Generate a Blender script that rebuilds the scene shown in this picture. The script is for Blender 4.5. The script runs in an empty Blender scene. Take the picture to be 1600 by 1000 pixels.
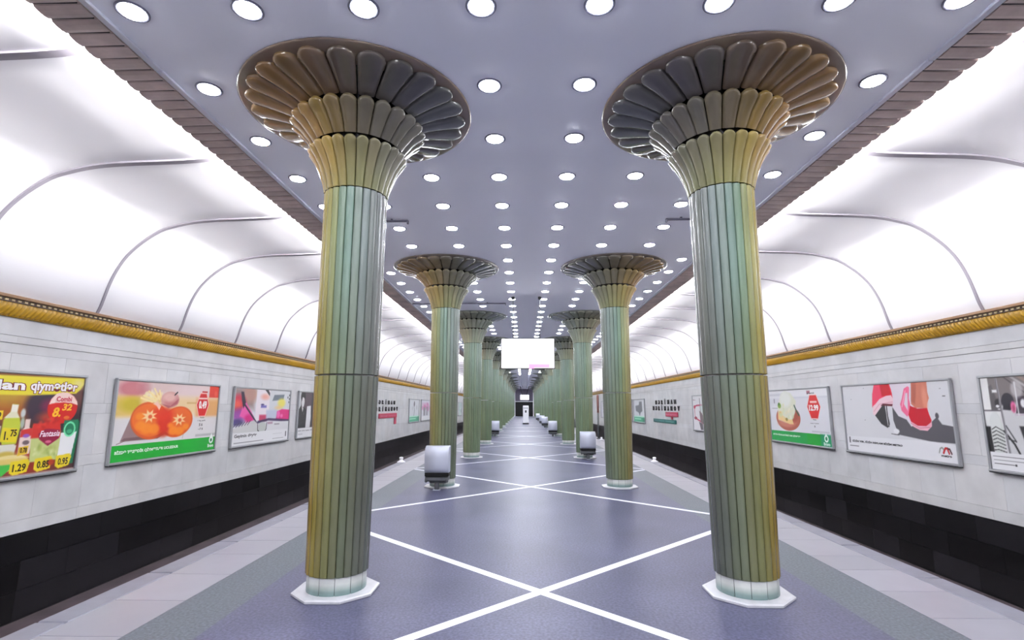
import bpy, math, random
import numpy as np
from mathutils import Vector, Matrix
random.seed(7)
PI = math.pi
sc = bpy.context.scene
col = sc.collection

# ------------------------------------------------------------------ camera
cam_d = bpy.data.cameras.new('camera'); cam = bpy.data.objects.new('camera', cam_d); col.objects.link(cam)
cam_d.sensor_width = 36.0; cam_d.lens = 821.99 / 1600 * 36; cam_d.clip_start = .05; cam_d.clip_end = 300
cam.location = (-.1445, 0, 1.6)
cam.rotation_euler = (PI/2 + .1633, -.0004, .0212)
sc.camera = cam
# ------------------------------------------------------------------ world, exposure
w = bpy.data.worlds.new('world'); sc.world = w; w.use_nodes = True
w.node_tree.nodes['Background'].inputs[0].default_value = (.8, .85, 1, 1)
w.node_tree.nodes['Background'].inputs[1].default_value = .0
sc.view_settings.view_transform = 'Standard'; sc.view_settings.look = 'None'
sc.view_settings.gamma = 1; sc.view_settings.use_curve_mapping = False
sc.view_settings.exposure = 0.88
DOWNLIGHT = 56.0          # emission of a ceiling lamp
COVE_W = 182.0             # watts of one 6 m run of cove tube
HALL_S, HALL_E = -9.0, 90.2    # the hall's length
Y0, S, A = 4.937, 6.1365, 1.80  # columns: first row, spacing, half separation
HC = 4.568                # ceiling height
# ------------------------------------------------------------------ cove lamps (the station's hidden tubes above the brown ledge)
k = 0
y = -6.0
while y < HALL_E - 3:
    for s in (-1, 1):
        ld = bpy.data.lights.new('cove_lamp', 'AREA'); ld.shape = 'RECTANGLE'; ld.size = 5.9; ld.size_y = .04
        ld.energy = COVE_W; ld.color = (1.0, .985, .97)
        lo = bpy.data.objects.new('cove_lamp', ld); col.objects.link(lo)
        lo.location = (s*3.70, y, 4.60)
        z = Vector((-s*1.0, 0, -.30)).normalized()      # light shines along -Z local
        x = Vector((0, 1, 0)); yv = z.cross(x)
        lo.rotation_euler = Matrix((x, yv, z)).transposed().to_euler()
    y += 6.0

# ------------------------------------------------------------------ helpers
def srgb(r, g=None, b=None):
    if g is None: r, g, b = r
    f = lambda c: (c/255/12.92) if c/255 <= .04045 else ((c/255+.055)/1.055)**2.4
    return (f(r), f(g), f(b), 1)
def mat(name, color=(.5,.5,.5,1), rough=.5, metal=0, coat=0, emit=None, es=0, vcol=None, spec=.5):
    m = bpy.data.materials.new(name); m.use_nodes = True
    p = m.node_tree.nodes['Principled BSDF']
    p.inputs['Base Color'].default_value = color; p.inputs['Roughness'].default_value = rough
    p.inputs['Metallic'].default_value = metal; p.inputs['Coat Weight'].default_value = coat
    p.inputs['Coat Roughness'].default_value = .08
    p.inputs['Specular IOR Level'].default_value = spec
    if emit: p.inputs['Emission Color'].default_value = emit; p.inputs['Emission Strength'].default_value = es
    if vcol:
        a = m.node_tree.nodes.new('ShaderNodeAttribute'); a.attribute_name = vcol
        m.node_tree.links.new(a.outputs['Color'], p.inputs['Base Color'])
    return m
def nd(m, t, **kw):
    n = m.node_tree.nodes.new(t)
    for k, v in kw.items():
        if k.startswith('i'): n.inputs[int(k[1:])].default_value = v
        else: setattr(n, k, v)
    return n
def noise_mod(m, scale, amount, detail=5, base=None, stretch=(1,1,1), dark=None, rough_amt=0):
    """multiply the base colour by a soft procedural noise"""
    nt = m.node_tree; p = nt.nodes['Principled BSDF']; L = nt.links
    tc = nd(m, 'ShaderNodeTexCoord'); mp = nd(m, 'ShaderNodeMapping'); mp.inputs['Scale'].default_value = stretch
    L.new(tc.outputs['Object'], mp.inputs[0])
    n = nd(m, 'ShaderNodeTexNoise'); n.inputs['Scale'].default_value = scale; n.inputs['Detail'].default_value = detail
    L.new(mp.outputs[0], n.inputs['Vector'])
    mr = nd(m, 'ShaderNodeMapRange'); mr.inputs['From Min'].default_value = .1; mr.inputs['From Max'].default_value = .9
    mr.inputs['To Min'].default_value = 1-amount*1.5; mr.inputs['To Max'].default_value = 1+amount*.8
    L.new(n.outputs['Fac'], mr.inputs['Value'])
    mx = nd(m, 'ShaderNodeMix', data_type='RGBA', blend_type='MULTIPLY'); mx.inputs[0].default_value = 1
    src = p.inputs['Base Color']
    if src.is_linked: L.new(src.links[0].from_socket, mx.inputs[6])
    else: mx.inputs[6].default_value = src.default_value
    L.new(mr.outputs[0], mx.inputs[7]); L.new(mx.outputs[2], src)
    if rough_amt:
        r = p.inputs['Roughness'].default_value
        m2 = nd(m, 'ShaderNodeMapRange'); m2.inputs['To Min'].default_value = max(0, r-rough_amt); m2.inputs['To Max'].default_value = r+rough_amt
        L.new(n.outputs['Fac'], m2.inputs['Value']); L.new(m2.outputs[0], p.inputs['Roughness'])
    return m
def mesh(name, verts, faces, m=None, parent=None, loc=(0,0,0), smooth=False, vc=None, mats=None, mi=None):
    me = bpy.data.meshes.new(name); me.from_pydata([tuple(v) for v in verts], [], faces)
    if mats:
        for x in mats: me.materials.append(x)
        me.polygons.foreach_set('material_index', mi)
    elif m: me.materials.append(m)
    if smooth is True: me.polygons.foreach_set('use_smooth', [True]*len(me.polygons))
    elif smooth: me.polygons.foreach_set('use_smooth', smooth)
    if vc is not None:
        at = me.color_attributes.new('Col', 'FLOAT_COLOR', 'POINT')
        arr = np.ones((len(verts), 4), dtype=np.float32); arr[:, :3] = np.asarray(vc, dtype=np.float32)[:, :3]
        at.data.foreach_set('color', arr.ravel())
    me.update()
    o = bpy.data.objects.new(name, me); o.location = loc
    col.objects.link(o)
    if parent: o.parent = parent
    return o
class MB:
    """collects boxes, prisms, lathes into ONE mesh"""
    def __init__(s): s.v = []; s.f = []; s.c = []; s.sm = []; s.m = []
    def add(s, v, f, c=None, sm=False, m=0):
        b = len(s.v); s.v += [tuple(p) for p in v]; s.f += [tuple(i+b for i in q) for q in f]
        s.c += [c or (1,1,1)]*len(v); s.sm += [sm]*len(f); s.m += [m]*len(f); return s
    def box(s, x0, x1, y0, y1, z0, z1, c=None, m=0):
        v = [(x,y,z) for z in (z0,z1) for y in (y0,y1) for x in (x0,x1)]
        return s.add(v, [(0,2,3,1),(4,5,7,6),(0,1,5,4),(2,6,7,3),(0,4,6,2),(1,3,7,5)], c, False, m)
    def bbox(s, x0, x1, y0, y1, z0, z1, r=.01, c=None, m=0):
        """box with its edges chamfered: three nested loops per end"""
        r = min(r, abs(x1-x0)*.45, abs(y1-y0)*.45, abs(z1-z0)*.45)
        def ring(i, z): return [(x0+i,y0+r,z),(x0+r,y0+i,z),(x1-r,y0+i,z),(x1-i,y0+r,z),(x1-i,y1-r,z),(x1-r,y1-i,z),(x0+r,y1-i,z),(x0+i,y1-r,z)]
        def ring2(z): return [(x0+r,y0+r,z)]*2+[(x1-r,y0+r,z)]*2+[(x1-r,y1-r,z)]*2+[(x0+r,y1-r,z)]*2
        v = ring2(z0)+ring(0,z0+r)+ring(0,z1-r)+ring2(z1); f = [tuple(range(7,-1,-1)), tuple(range(24,32))]
        for a in range(3):
            for i in range(8): j = (i+1) % 8; f.append((a*8+i, a*8+j, a*8+8+j, a*8+8+i))
        return s.add(v, f, c, False, m)
    def lathe(s, prof, n=24, c=None, cap=True, x=0, y=0, sm=True, m=0, a0=0):
        v = [(x+r*math.cos(a0+2*PI*i/n), y+r*math.sin(a0+2*PI*i/n), z) for r, z in prof for i in range(n)]; f = []
        for k in range(len(prof)-1):
            for i in range(n): j = (i+1) % n; f.append((k*n+i, k*n+j, k*n+n+j, k*n+n+i))
        s.add(v, f, c, sm, m)
        if cap:
            b = len(s.v)-len(v)
            s.f += [tuple(b+i for i in range(n-1,-1,-1)), tuple(b+(len(prof)-1)*n+i for i in range(n))]; s.sm += [False]*2; s.m += [m]*2
        return s
    def tube(s, p, q, r, n=8, c=None, m=0):
        p, q = Vector(p), Vector(q); d = (q-p).normalized(); u = d.orthogonal().normalized(); w2 = d.cross(u)
        v = [o + (u*math.cos(2*PI*i/n)+w2*math.sin(2*PI*i/n))*r for o in (p, q) for i in range(n)]
        f = [(i,(i+1)%n,n+(i+1)%n,n+i) for i in range(n)] + [tuple(range(n-1,-1,-1)), tuple(range(n,2*n))]
        return s.add(v, f, c, True, m)
    def build(s, name, m=None, parent=None, loc=(0,0,0), vc=False, mats=None):
        return mesh(name, s.v, s.f, m, parent, loc, s.sm, s.c if vc else None, mats, s.m)
def empty(name, loc=(0,0,0), rz=0):
    o = bpy.data.objects.new(name, None); o.empty_display_size = .1; o.location = loc; o.rotation_euler = (0,0,rz); col.objects.link(o); return o
def tag(o, label, cat, group=None):
    o['label'] = label; o['category'] = cat
    if group: o['group'] = group
    return o
def struct(o): o['kind'] = 'structure'; return o
kids = {}
def copy_tree(o, parent=None, meshes=None):
    c = o.copy(); col.objects.link(c)
    if parent: c.parent = parent
    if meshes and o.type == 'MESH' and o.data.name in meshes: c.data = meshes[o.data.name]
    for ch in o.children[:] if o.children else []: copy_tree(ch, c, meshes)
    return c

# ------------------------------------------------------------------ materials
M_ceil = mat('ceiling_paint', srgb(238,239,248), .62)
M_vault = mat('vault_plaster', srgb(236,235,240), .55)
M_rib = mat('vault_rib_shaded_plaster', srgb(152,147,158), .5)  # shade on the ribs' undersides put into one even grey
M_marble = noise_mod(mat('wall_marble', rough=.32, vcol='Col'), 2.2, .16, 8, rough_amt=.08)
M_black = noise_mod(mat('black_granite', rough=.28, vcol='Col'), 4, .12, 3)
M_groove = mat('joint_dark', srgb(70,68,70), .8)
M_gold = noise_mod(mat('ochre_glaze', srgb(206,158,30), .35, coat=.3), 3, .2, 4)
M_goldark = mat('dark_bronze_edge', srgb(74,52,38), .5)
M_dash = mat('pale_dentil', srgb(196,176,132), .5)
M_slat = noise_mod(mat('brown_slat', srgb(204,184,176), .42), 3, .35, 4)
M_trim = mat('aluminium_trim', srgb(200,202,216), .35, .5)
M_white = mat('white_paint', srgb(238,238,242), .4)
M_frame = mat('aluminium_frame', srgb(180,182,186), .35, .7)
M_slot = mat('slot_black', srgb(8,8,10), .9)
M_dark = mat('black_plastic', srgb(22,22,26), .45)
M_dgrey = mat('dark_grey_metal', srgb(96,98,100), .4, .6)
M_steel = mat('silver_sheet', srgb(186,190,204), .42, .2)
M_print = mat('printed_sheet', rough=.3, vcol='Col', coat=.25)
M_plate = noise_mod(mat('white_marble_plate', srgb(192,192,197), .3), 9, .14, 5)
M_bed = noise_mod(mat('trackbed_concrete', srgb(72,60,66), .85), 1.6, .5, 6)
M_rail = mat('rail_steel', srgb(110,95,92), .35, .8)
M_lamp = mat('lamp_glow', (1,1,1,1), .4, emit=(.93,.95,1,1), es=DOWNLIGHT)
M_lamprim = mat('lamp_rim', srgb(120,120,138), .35, .5)
M_screen = mat('screen_white', srgb(240,240,245), .3, emit=(1,1,1,1), es=1.3)
M_pink = mat('screen_pink', srgb(214,130,184), .3, emit=srgb(222,130,190), es=.75)
M_pinklight = mat('screen_light_pink', srgb(240,190,220), .3, emit=srgb(244,190,222), es=.9)
M_red = mat('red_enamel', srgb(186,38,78), .35)
M_teal = mat('teal_enamel', srgb(28,102,98), .35)
M_letter = mat('dark_letter', srgb(40,36,40), .4)
M_brownpost = mat('brown_post', srgb(140,96,88), .5)
M_purple = mat('hall_end_panel', srgb(96,90,110), .5)
M_void = mat('stair_opening', srgb(14,13,18), .7)

# glazed ceramic: per-tile colour in 'Col'
M_tile = mat('glazed_ceramic', rough=.22, vcol='Col', coat=.35)
noise_mod(M_tile, 5, .16, 5, stretch=(1,1,.35), rough_amt=.08)
M_seam = mat('ceramic_seam', srgb(38,36,28), .7)
M_plinth = noise_mod(mat('plinth_stone', rough=.3, vcol='Col', coat=.2), 7, .2, 5)

# polished dark floor with white diagonal inlay
def floor_material():
    m = bpy.data.materials.new('polished_dark_stone'); m.use_nodes = True; nt = m.node_tree; L = nt.links
    p = nt.nodes['Principled BSDF']; tc = nd(m, 'ShaderNodeTexCoord'); sx = nd(m, 'ShaderNodeSeparateXYZ'); L.new(tc.outputs['Object'], sx.inputs[0])
    def math_(op, a, b=None, c=None):
        n = nd(m, 'ShaderNodeMath', operation=op)
        for i, v in enumerate((a, b, c)):
            if v is None: continue
            if isinstance(v, (int, float)): n.inputs[i].default_value = v
            else: L.new(v, n.inputs[i])
        return n.outputs[0]
    yy = math_('SUBTRACT', sx.outputs[1], Y0)
    masks = []
    for sg in (1, -1):
        u = math_('ADD', yy, math_('MULTIPLY', sx.outputs[0], sg))
        pp = math_('PINGPONG', math_('ADD', u, S*10), S/2)
        masks.append(math_('LESS_THAN', pp, .068))
    ax = math_('ABSOLUTE', sx.outputs[0]); outer = math_('GREATER_THAN', ax, 2.45)
    line = math_('MAXIMUM', masks[0], masks[1])
    n1 = nd(m, 'ShaderNodeTexNoise'); n1.inputs['Scale'].default_value = .9; n1.inputs['Detail'].default_value = 6; L.new(tc.outputs['Object'], n1.inputs['Vector'])
    n2 = nd(m, 'ShaderNodeTexNoise'); n2.inputs['Scale'].default_value = 45; n2.inputs['Detail'].default_value = 3; L.new(tc.outputs['Object'], n2.inputs['Vector'])
    cr = nd(m, 'ShaderNodeValToRGB'); cr.color_ramp.elements[0].position = .3; cr.color_ramp.elements[0].color = FLOOR_A; cr.color_ramp.elements[1].position = .7; cr.color_ramp.elements[1].color = FLOOR_B
    L.new(n1.outputs['Fac'], cr.inputs[0])
    sp = nd(m, 'ShaderNodeMapRange'); sp.inputs['From Min'].default_value = .35; sp.inputs['From Max'].default_value = .7; sp.inputs['To Min'].default_value = .72; sp.inputs['To Max'].default_value = 1.35
    L.new(n2.outputs['Fac'], sp.inputs['Value'])
    mx = nd(m, 'ShaderNodeMix', data_type='RGBA', blend_type='MULTIPLY'); mx.inputs[0].default_value = 1; m0 = nd(m, 'ShaderNodeMix', data_type='RGBA'); L.new(outer, m0.inputs[0]); L.new(cr.outputs[0], m0.inputs[6]); m0.inputs[7].default_value = srgb(86,93,101); L.new(m0.outputs[2], mx.inputs[6]); L.new(sp.outputs[0], mx.inputs[7])
    m2 = nd(m, 'ShaderNodeMix', data_type='RGBA'); L.new(line, m2.inputs[0]); L.new(mx.outputs[2], m2.inputs[6]); m2.inputs[7].default_value = srgb(222,224,236)
    L.new(m2.outputs[2], p.inputs['Base Color'])
    rr = nd(m, 'ShaderNodeMapRange'); rr.inputs['To Min'].default_value = .34; rr.inputs['To Max'].default_value = .40
    L.new(n1.outputs['Fac'], rr.inputs['Value']); L.new(rr.outputs[0], p.inputs['Roughness']); p.inputs['Specular IOR Level'].default_value = .2
    return m
FLOOR_A, FLOOR_B = srgb(70,71,93), srgb(89,90,114)
M_floor = floor_material()
M_strip = noise_mod(mat('pale_marble_strip', rough=.3, vcol='Col'), 3, .05, 2)
M_curb = noise_mod(mat('grey_granite_curb', srgb(118,118,130), .4), 6, .15, 6)

# ------------------------------------------------------------------ setting: platform floor
b = MB(); b.box(-2.97, 2.97, HALL_S, HALL_E, -.25, 0); fl = struct(b.build('floor', M_floor))
for s in (-1, 1):
    b = MB(); y = HALL_S; i = 0
    rnd = random.Random(3+s)
    while y < HALL_E:                                   # pale marble strip in slabs
        L_ = rnd.choice((.5,.6,.62,.7)); t = rnd.uniform(.92, 1.0); q = srgb(143*t, 142*t, 152*t)[:3]
        x0, x1 = sorted((s*2.975, s*3.57)); b.box(x0, x1, y+.003, min(y+L_, HALL_E)-.003, -.2, 0.0, q); y += L_
    struct(b.build('trim_1', M_strip, vc=True))
    b = MB(); y = HALL_S
    while y < HALL_E:
        x0, x1 = sorted((s*3.574, s*3.82)); b.bbox(x0, x1, y+.003, min(y+1.2, HALL_E)-.003, -.16, .0, .015); y += 1.2
    struct(b.build('trim_2', M_curb))
    b = MB(); x0, x1 = sorted((s*3.0, s*3.72)); b.box(x0, x1, HALL_S, HALL_E, -1.5, -.16)
    struct(b.build('wall_platform_edge', mat('platform_side', srgb(60,58,64), .8)))
# track pits
for s in (-1, 1):
    b = MB(); x0, x1 = sorted((s*3.72, s*7.1)); b.box(x0, x1, HALL_S, HALL_E, -1.75, -1.5)
    x0, x1 = sorted((s*6.35, s*6.9)); b.bbox(x0, x1, HALL_S, HALL_E, -1.5, -1.2, .03)
    y = HALL_S
    while y < HALL_E: x0, x1 = sorted((s*4.0, s*6.35)); b.box(x0, x1, y, y+.25, -1.5, -1.44); y += .6
    struct(b.build('floor_track_bed', M_bed))
    for gx in (4.55, 6.07):
        b = MB(); x = s*gx
        b.box(x-.07, x+.07, HALL_S, HALL_E, -1.44, -1.42); b.box(x-.01, x+.01, HALL_S, HALL_E, -1.42, -1.32); b.box(x-.035, x+.035, HALL_S, HALL_E, -1.32, -1.28)
        r = struct(b.build('trim_rail', M_rail))

# ------------------------------------------------------------------ track walls: black granite dado, marble courses
for s, side in ((-1, 'left'), (1, 'right')):
    rnd = random.Random(11+s)
    X = 6.9*s
    def xs(d0, d1): return sorted((X+s*d0, X+s*d1))     # d measured into the wall
    b = MB()
    x0, x1 = xs(.03, .3); b.box(x0, x1, HALL_S, HALL_E, -1.6, 2.8, srgb(70,68,70)[:3])
    courses = [(-.07,.10,1.6),(.10,.71,.8),(.71,.86,1.0),(.86,1.49,.62),(1.49,1.65,1.0),(1.65,2.30,.8),(2.30,2.43,2.2),(2.43,2.53,2.4),(2.53,2.79,2.4)]
    for z0, z1, L0 in courses:
        y = HALL_S - rnd.random()*L0
        while y < HALL_E:
            L_ = L0*rnd.uniform(.8, 1.2); t = rnd.uniform(.955, 1.0); hue = rnd.uniform(-1, 1)
            q = srgb((218+hue)*t, 218*t, (220-hue)*t)[:3]
            g = .0016 if z0 < 2.3 else .0006
            gz = .003
            prot = -.010 if (2.43 <= z0 < 2.5) else 0
            x0, x1 = xs(prot, .05)
            b.box(x0, x1, max(y, HALL_S)+g, min(y+L_, HALL_E)-g, z0+gz*.5, z1-gz*.5 - (.004 if z0 > 2.2 and z0 < 2.5 else 0), q)
            y += L_
    struct(b.build('wall_'+side, M_marble, vc=True))
    b = MB(); z = -1.2
    for z0, z1 in ((-1.2,-.83),(-.83,-.45),(-.45,-.08)):
        y = HALL_S - rnd.random()
        while y < HALL_E:
            L_ = rnd.uniform(.7, 1.1); t = rnd.uniform(.6, 1.3); q = srgb(26*t, 25*t, 28*t)[:3]
            x0, x1 = xs(.0, .08); b.box(x0, x1, max(y, HALL_S)+.002, min(y+L_, HALL_E)-.002, z0+.0015, z1-.0015, q); y += L_
    struct(b.build('baseboard_'+side, M_black, vc=True))
    # ochre cornice: slanted gadroons under a dark edge with pale dashes
    prof = [(0.0,2.775),(.028,2.775),(.05,2.80),(.075,2.845),(.098,2.895),(.11,2.94)]      # (protrusion, z)
    V = []; F = []; pitch = .074; n = 5; ys = []
    y = HALL_S
    while y < HALL_E:
        m_ = pitch if y < 45 else pitch*4
        for i in range(n if y < 45 else 2): ys.append((y + m_*i/(n if y < 45 else 2), i/(n if y < 45 else 2)))
        y += m_
    for yv, ph in ys:
        for j, (pr, z) in enumerate(prof):
            bul = .030*abs(math.sin(PI*ph))**.6 if 0 < j < 5 else 0
            V.append((X - s*(pr+bul), yv + (z-2.775)*.38*1, z - bul*.2))
    np_ = len(prof)
    for i in range(len(ys)-1):
        for j in range(np_-1):
            a_ = i*np_+j; F.append((a_, a_+1, a_+np_+1, a_+np_) if s < 0 else (a_, a_+np_, a_+np_+1, a_+1))
    cor = struct(mesh('trim_cornice', V, F, M_gold, smooth=True))
    b = MB()
    x0, x1 = xs(-.13, .02); b.box(x0, x1, HALL_S, HALL_E, 2.938, 2.985, m=0)
    x0, x1 = xs(-.165, .02); b.bbox(x0, x1, HALL_S, HALL_E, 2.985, 3.03, .008, m=2)
    x0, x1 = xs(-.037, .0); b.bbox(x0, x1, HALL_S, HALL_E, 2.762, 2.782, .006, m=3)
    y = HALL_S
    while y < 60:
        x0, x1 = xs(-.142, -.12); b.box(x0, x1, y, y+.045, 2.95, 2.972, m=1); y += pitch*1.2
    struct(b.build('trim_cornice_edge', mats=[M_goldark, M_dash, mat('cornice_top', srgb(150,116,84), .5), M_gold]))

# ------------------------------------------------------------------ vaults over the tracks
PV = [(6.86,3.0),(6.80,3.15),(6.76,3.3),(6.70,3.52),(6.61,3.75),(6.47,3.98),(6.25,4.20),(5.98,4.385),(5.75,4.465),(5.45,4.53),(5.1,4.562),(4.7,4.575),(4.3,4.59),(4.0,4.615),(3.8,4.65),(3.6,4.71),(3.42,4.80)]
def smooth_curve(P, k=3):
    out = []
    for i in range(len(P)-1):
        p0, p1, p2, p3 = P[max(0,i-1)], P[i], P[i+1], P[min(len(P)-1,i+2)]
        for j in range(k):
            t = j/k; out.append(tuple(.5*(2*b+(c-a)*t+(2*a-5*b+4*c-d)*t*t+(3*b-a-3*c+d)*t**3) for a, b, c, d in zip(p0, p1, p2, p3)))
    return out+[P[-1]]
PV = smooth_curve(PV)
def normals(P):
    out = []
    for i in range(len(P)):
        a_ = P[max(0,i-1)]; c_ = P[min(len(P)-1,i+1)]; dx, dz = c_[0]-a_[0], c_[1]-a_[1]; l = math.hypot(dx, dz)
        out.append((-dz/l*-1, dx/l*-1))                  # outward (away from the hall's inside)
    return out
NV = normals(PV)
ribs_y = [2.0*i for i in range(-4, 46)]
for s, side in ((-1, 'left'), (1, 'right')):
    V = []; F = []; ys = []
    for ry in ribs_y[:-1]:
        for i in range(6): ys.append((ry+2.0*i/6, i/6))
    ys.append((ribs_y[-1], 0))
    for yv, ph in ys:
        bul = .075*math.sin(PI*ph)**.7 if ph > 0 else 0
        for (x, z), (nx, nz) in zip(PV, NV):
            k = min(1, max(0, (x-3.6)/.8))
            V.append((s*(x+nx*bul*k), yv, z+nz*bul*k))
    n = len(PV)
    for i in range(len(ys)-1):
        for j in range(n-1):
            a_ = i*n+j; q = (a_, a_+n, a_+n+1, a_+1); F.append(q if s > 0 else q[::-1])
    struct(mesh('ceiling_vault_'+side, V, F, M_vault, smooth=True))
    # one rib, then copies
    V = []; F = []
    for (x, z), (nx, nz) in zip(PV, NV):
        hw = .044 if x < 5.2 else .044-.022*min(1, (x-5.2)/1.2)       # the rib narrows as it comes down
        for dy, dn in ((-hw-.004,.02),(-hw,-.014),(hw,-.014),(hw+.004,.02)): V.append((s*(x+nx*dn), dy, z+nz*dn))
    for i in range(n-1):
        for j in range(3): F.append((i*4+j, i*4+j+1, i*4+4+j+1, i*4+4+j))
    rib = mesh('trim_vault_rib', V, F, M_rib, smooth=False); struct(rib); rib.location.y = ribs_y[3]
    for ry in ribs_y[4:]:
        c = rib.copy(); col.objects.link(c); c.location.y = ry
    # cove: ledge soffit of brown slats, its lip, back board, top board
    b = MB(); y = HALL_S; pit = .157
    while y < HALL_E:
        for (ya, yb, dz) in ((.006,.03,.006),(.03,.13,0),(.13,.151,.006)):
            pass
        xi, xo = s*3.425, s*3.79
        prof = [(.004,.028),(.012,.008),(.05,.0),(.105,.0),(.142,.008),(.150,.028)]
        V = []
        for x, zb in ((xi, 4.545), (xo, 4.538)):
            for py, pz in prof: V.append((x, y+py, zb+pz))
        m_ = len(prof); F = [(j, j+1, m_+j+1, m_+j) for j in range(m_-1)] + [tuple(range(m_-1,-1,-1)), tuple(range(m_, 2*m_))]
        b.add(V, F); y += pit
    struct(b.build('trim_slatted_soffit', M_slat))
    b = MB()
    xa, xb = sorted((s*3.43, s*3.78)); 
    b.box(xa-.01, xb-.025, HALL_S, HALL_E, 4.560, 4.575)
    struct(b.build('trim_soffit_back', M_dark))
    b = MB(); y = HALL_S
    while y < HALL_E:
        x0, x1 = sorted((s*3.355, s*3.415)); b.bbox(x0, x1, y+.004, min(y+1.1, HALL_E)-.004, HC-.022, HC+.02, .006); y += 1.1
    b.build('trim_ceiling_edge', M_trim)['kind'] = 'structure'

# ------------------------------------------------------------------ ceiling slab, end wall, back wall
b = MB(); b.box(-3.42, 3.42, HALL_S, HALL_E, HC, HC+.055); struct(b.build('ceiling', M_ceil))
b = MB(); b.box(-7.2, 7.2, HALL_S-.2, HALL_S, -1.7, 4.9); struct(b.build('wall_back', M_vault))
b = MB()
for x0, x1 in ((-7.2, -1.5), (1.5, 7.2)): b.box(x0, x1, HALL_E, HALL_E+.2, -1.7, 4.9, m=0)
b.box(-1.5, 1.5, HALL_E, HALL_E+.2, 2.45, 4.9, m=1); b.box(-1.5, 1.5, HALL_E+.3, HALL_E+.5, -.2, 2.45, m=2)
b.box(-1.5, 1.5, HALL_E-.04, HALL_E, 2.4, 2.5, m=0)
struct(b.build('wall_end', mats=[M_vault, M_purple, M_void]))

# ------------------------------------------------------------------ columns
N = 24
def lerp(a, b, t): return tuple(x+(y-x)*t for x, y in zip(a, b))
def interp(P, z):
    if z <= P[0][0]: return P[0][1]
    for (a, b), (c, d) in zip(P, P[1:]):
        if z <= c: return b+(d-b)*(z-a)/(c-a)
    return P[-1][1]
def tile_color(kind, side, z, row, rnd):
    """side = 1 on the face towards the tracks, -1 towards the hall's middle"""
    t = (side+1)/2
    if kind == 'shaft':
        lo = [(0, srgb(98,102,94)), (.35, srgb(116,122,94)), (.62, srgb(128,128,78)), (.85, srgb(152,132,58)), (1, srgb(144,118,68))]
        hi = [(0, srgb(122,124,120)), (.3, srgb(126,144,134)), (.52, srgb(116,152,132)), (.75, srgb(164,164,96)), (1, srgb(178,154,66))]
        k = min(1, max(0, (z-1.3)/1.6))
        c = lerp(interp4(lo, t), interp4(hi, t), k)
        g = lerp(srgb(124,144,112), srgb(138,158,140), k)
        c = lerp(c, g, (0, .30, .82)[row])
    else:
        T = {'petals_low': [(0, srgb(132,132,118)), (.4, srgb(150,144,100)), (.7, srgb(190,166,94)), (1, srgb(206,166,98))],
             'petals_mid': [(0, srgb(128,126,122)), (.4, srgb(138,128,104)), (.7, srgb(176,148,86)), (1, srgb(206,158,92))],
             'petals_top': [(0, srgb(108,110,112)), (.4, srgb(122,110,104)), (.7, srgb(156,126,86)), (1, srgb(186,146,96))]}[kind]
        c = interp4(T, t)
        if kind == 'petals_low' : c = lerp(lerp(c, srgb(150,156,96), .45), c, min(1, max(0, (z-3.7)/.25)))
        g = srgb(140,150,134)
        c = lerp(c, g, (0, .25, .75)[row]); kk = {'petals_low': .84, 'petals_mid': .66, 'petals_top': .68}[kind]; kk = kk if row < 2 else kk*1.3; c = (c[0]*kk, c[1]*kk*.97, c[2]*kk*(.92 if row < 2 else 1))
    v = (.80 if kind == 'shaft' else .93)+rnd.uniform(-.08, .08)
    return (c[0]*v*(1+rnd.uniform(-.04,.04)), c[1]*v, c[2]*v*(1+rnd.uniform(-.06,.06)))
def interp4(P, t):
    if t <= P[0][0]: return P[0][1][:3]
    for (a, b), (c, d) in zip(P, P[1:]):
        if t <= c: return lerp(b[:3], d[:3], (t-a)/(c-a))
    return P[-1][1][:3]
RS = [(.17,.262),(1.0,.272),(1.88,.281),(2.8,.288),(3.65,.294)]
def shaft(z0, z1, row, rnd, nz):
    """24 convex glazed ribs with dark seams between"""
    b = MB(); core = [(interp(RS, z)-.032, z) for z in (z0+.004, z1-.004)]
    b.lathe(core, 24, srgb(38,36,28)[:3])
    for i in range(N):
        a = 2*PI*(i+.5)/N; side = -math.cos(a)
        seg = [z0+.005+(z1-z0-.010)*k/nz for k in range(nz+1)]
        V = []; C = []; us = [-1,-.97,-.6,0,.6,.97,1]
        jit = random.Random(i*7+row)
        for z in seg:
            R = interp(RS, z); hw = PI/N*.955
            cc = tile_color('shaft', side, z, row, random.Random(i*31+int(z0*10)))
            for u in us:
                bul = .0 if abs(u) == 1 else .0135*(1-u*u*.98)**.5
                r = (R-.014 if abs(u) == 1 else R-.006)+bul
                V.append((r*math.cos(a+hw*u), r*math.sin(a+hw*u), z)); C.append(cc)
        m_ = len(us); F = []
        for k in range(nz):
            for j in range(m_-1): F.append((k*m_+j, k*m_+j+1, k*m_+m_+j+1, k*m_+m_+j))
        base = len(b.v); b.v += V; b.c += C
        b.f += [tuple(x+base for x in q) for q in F]; b.sm += [True]*len(F); b.m += [0]*len(F)
    return b
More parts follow.
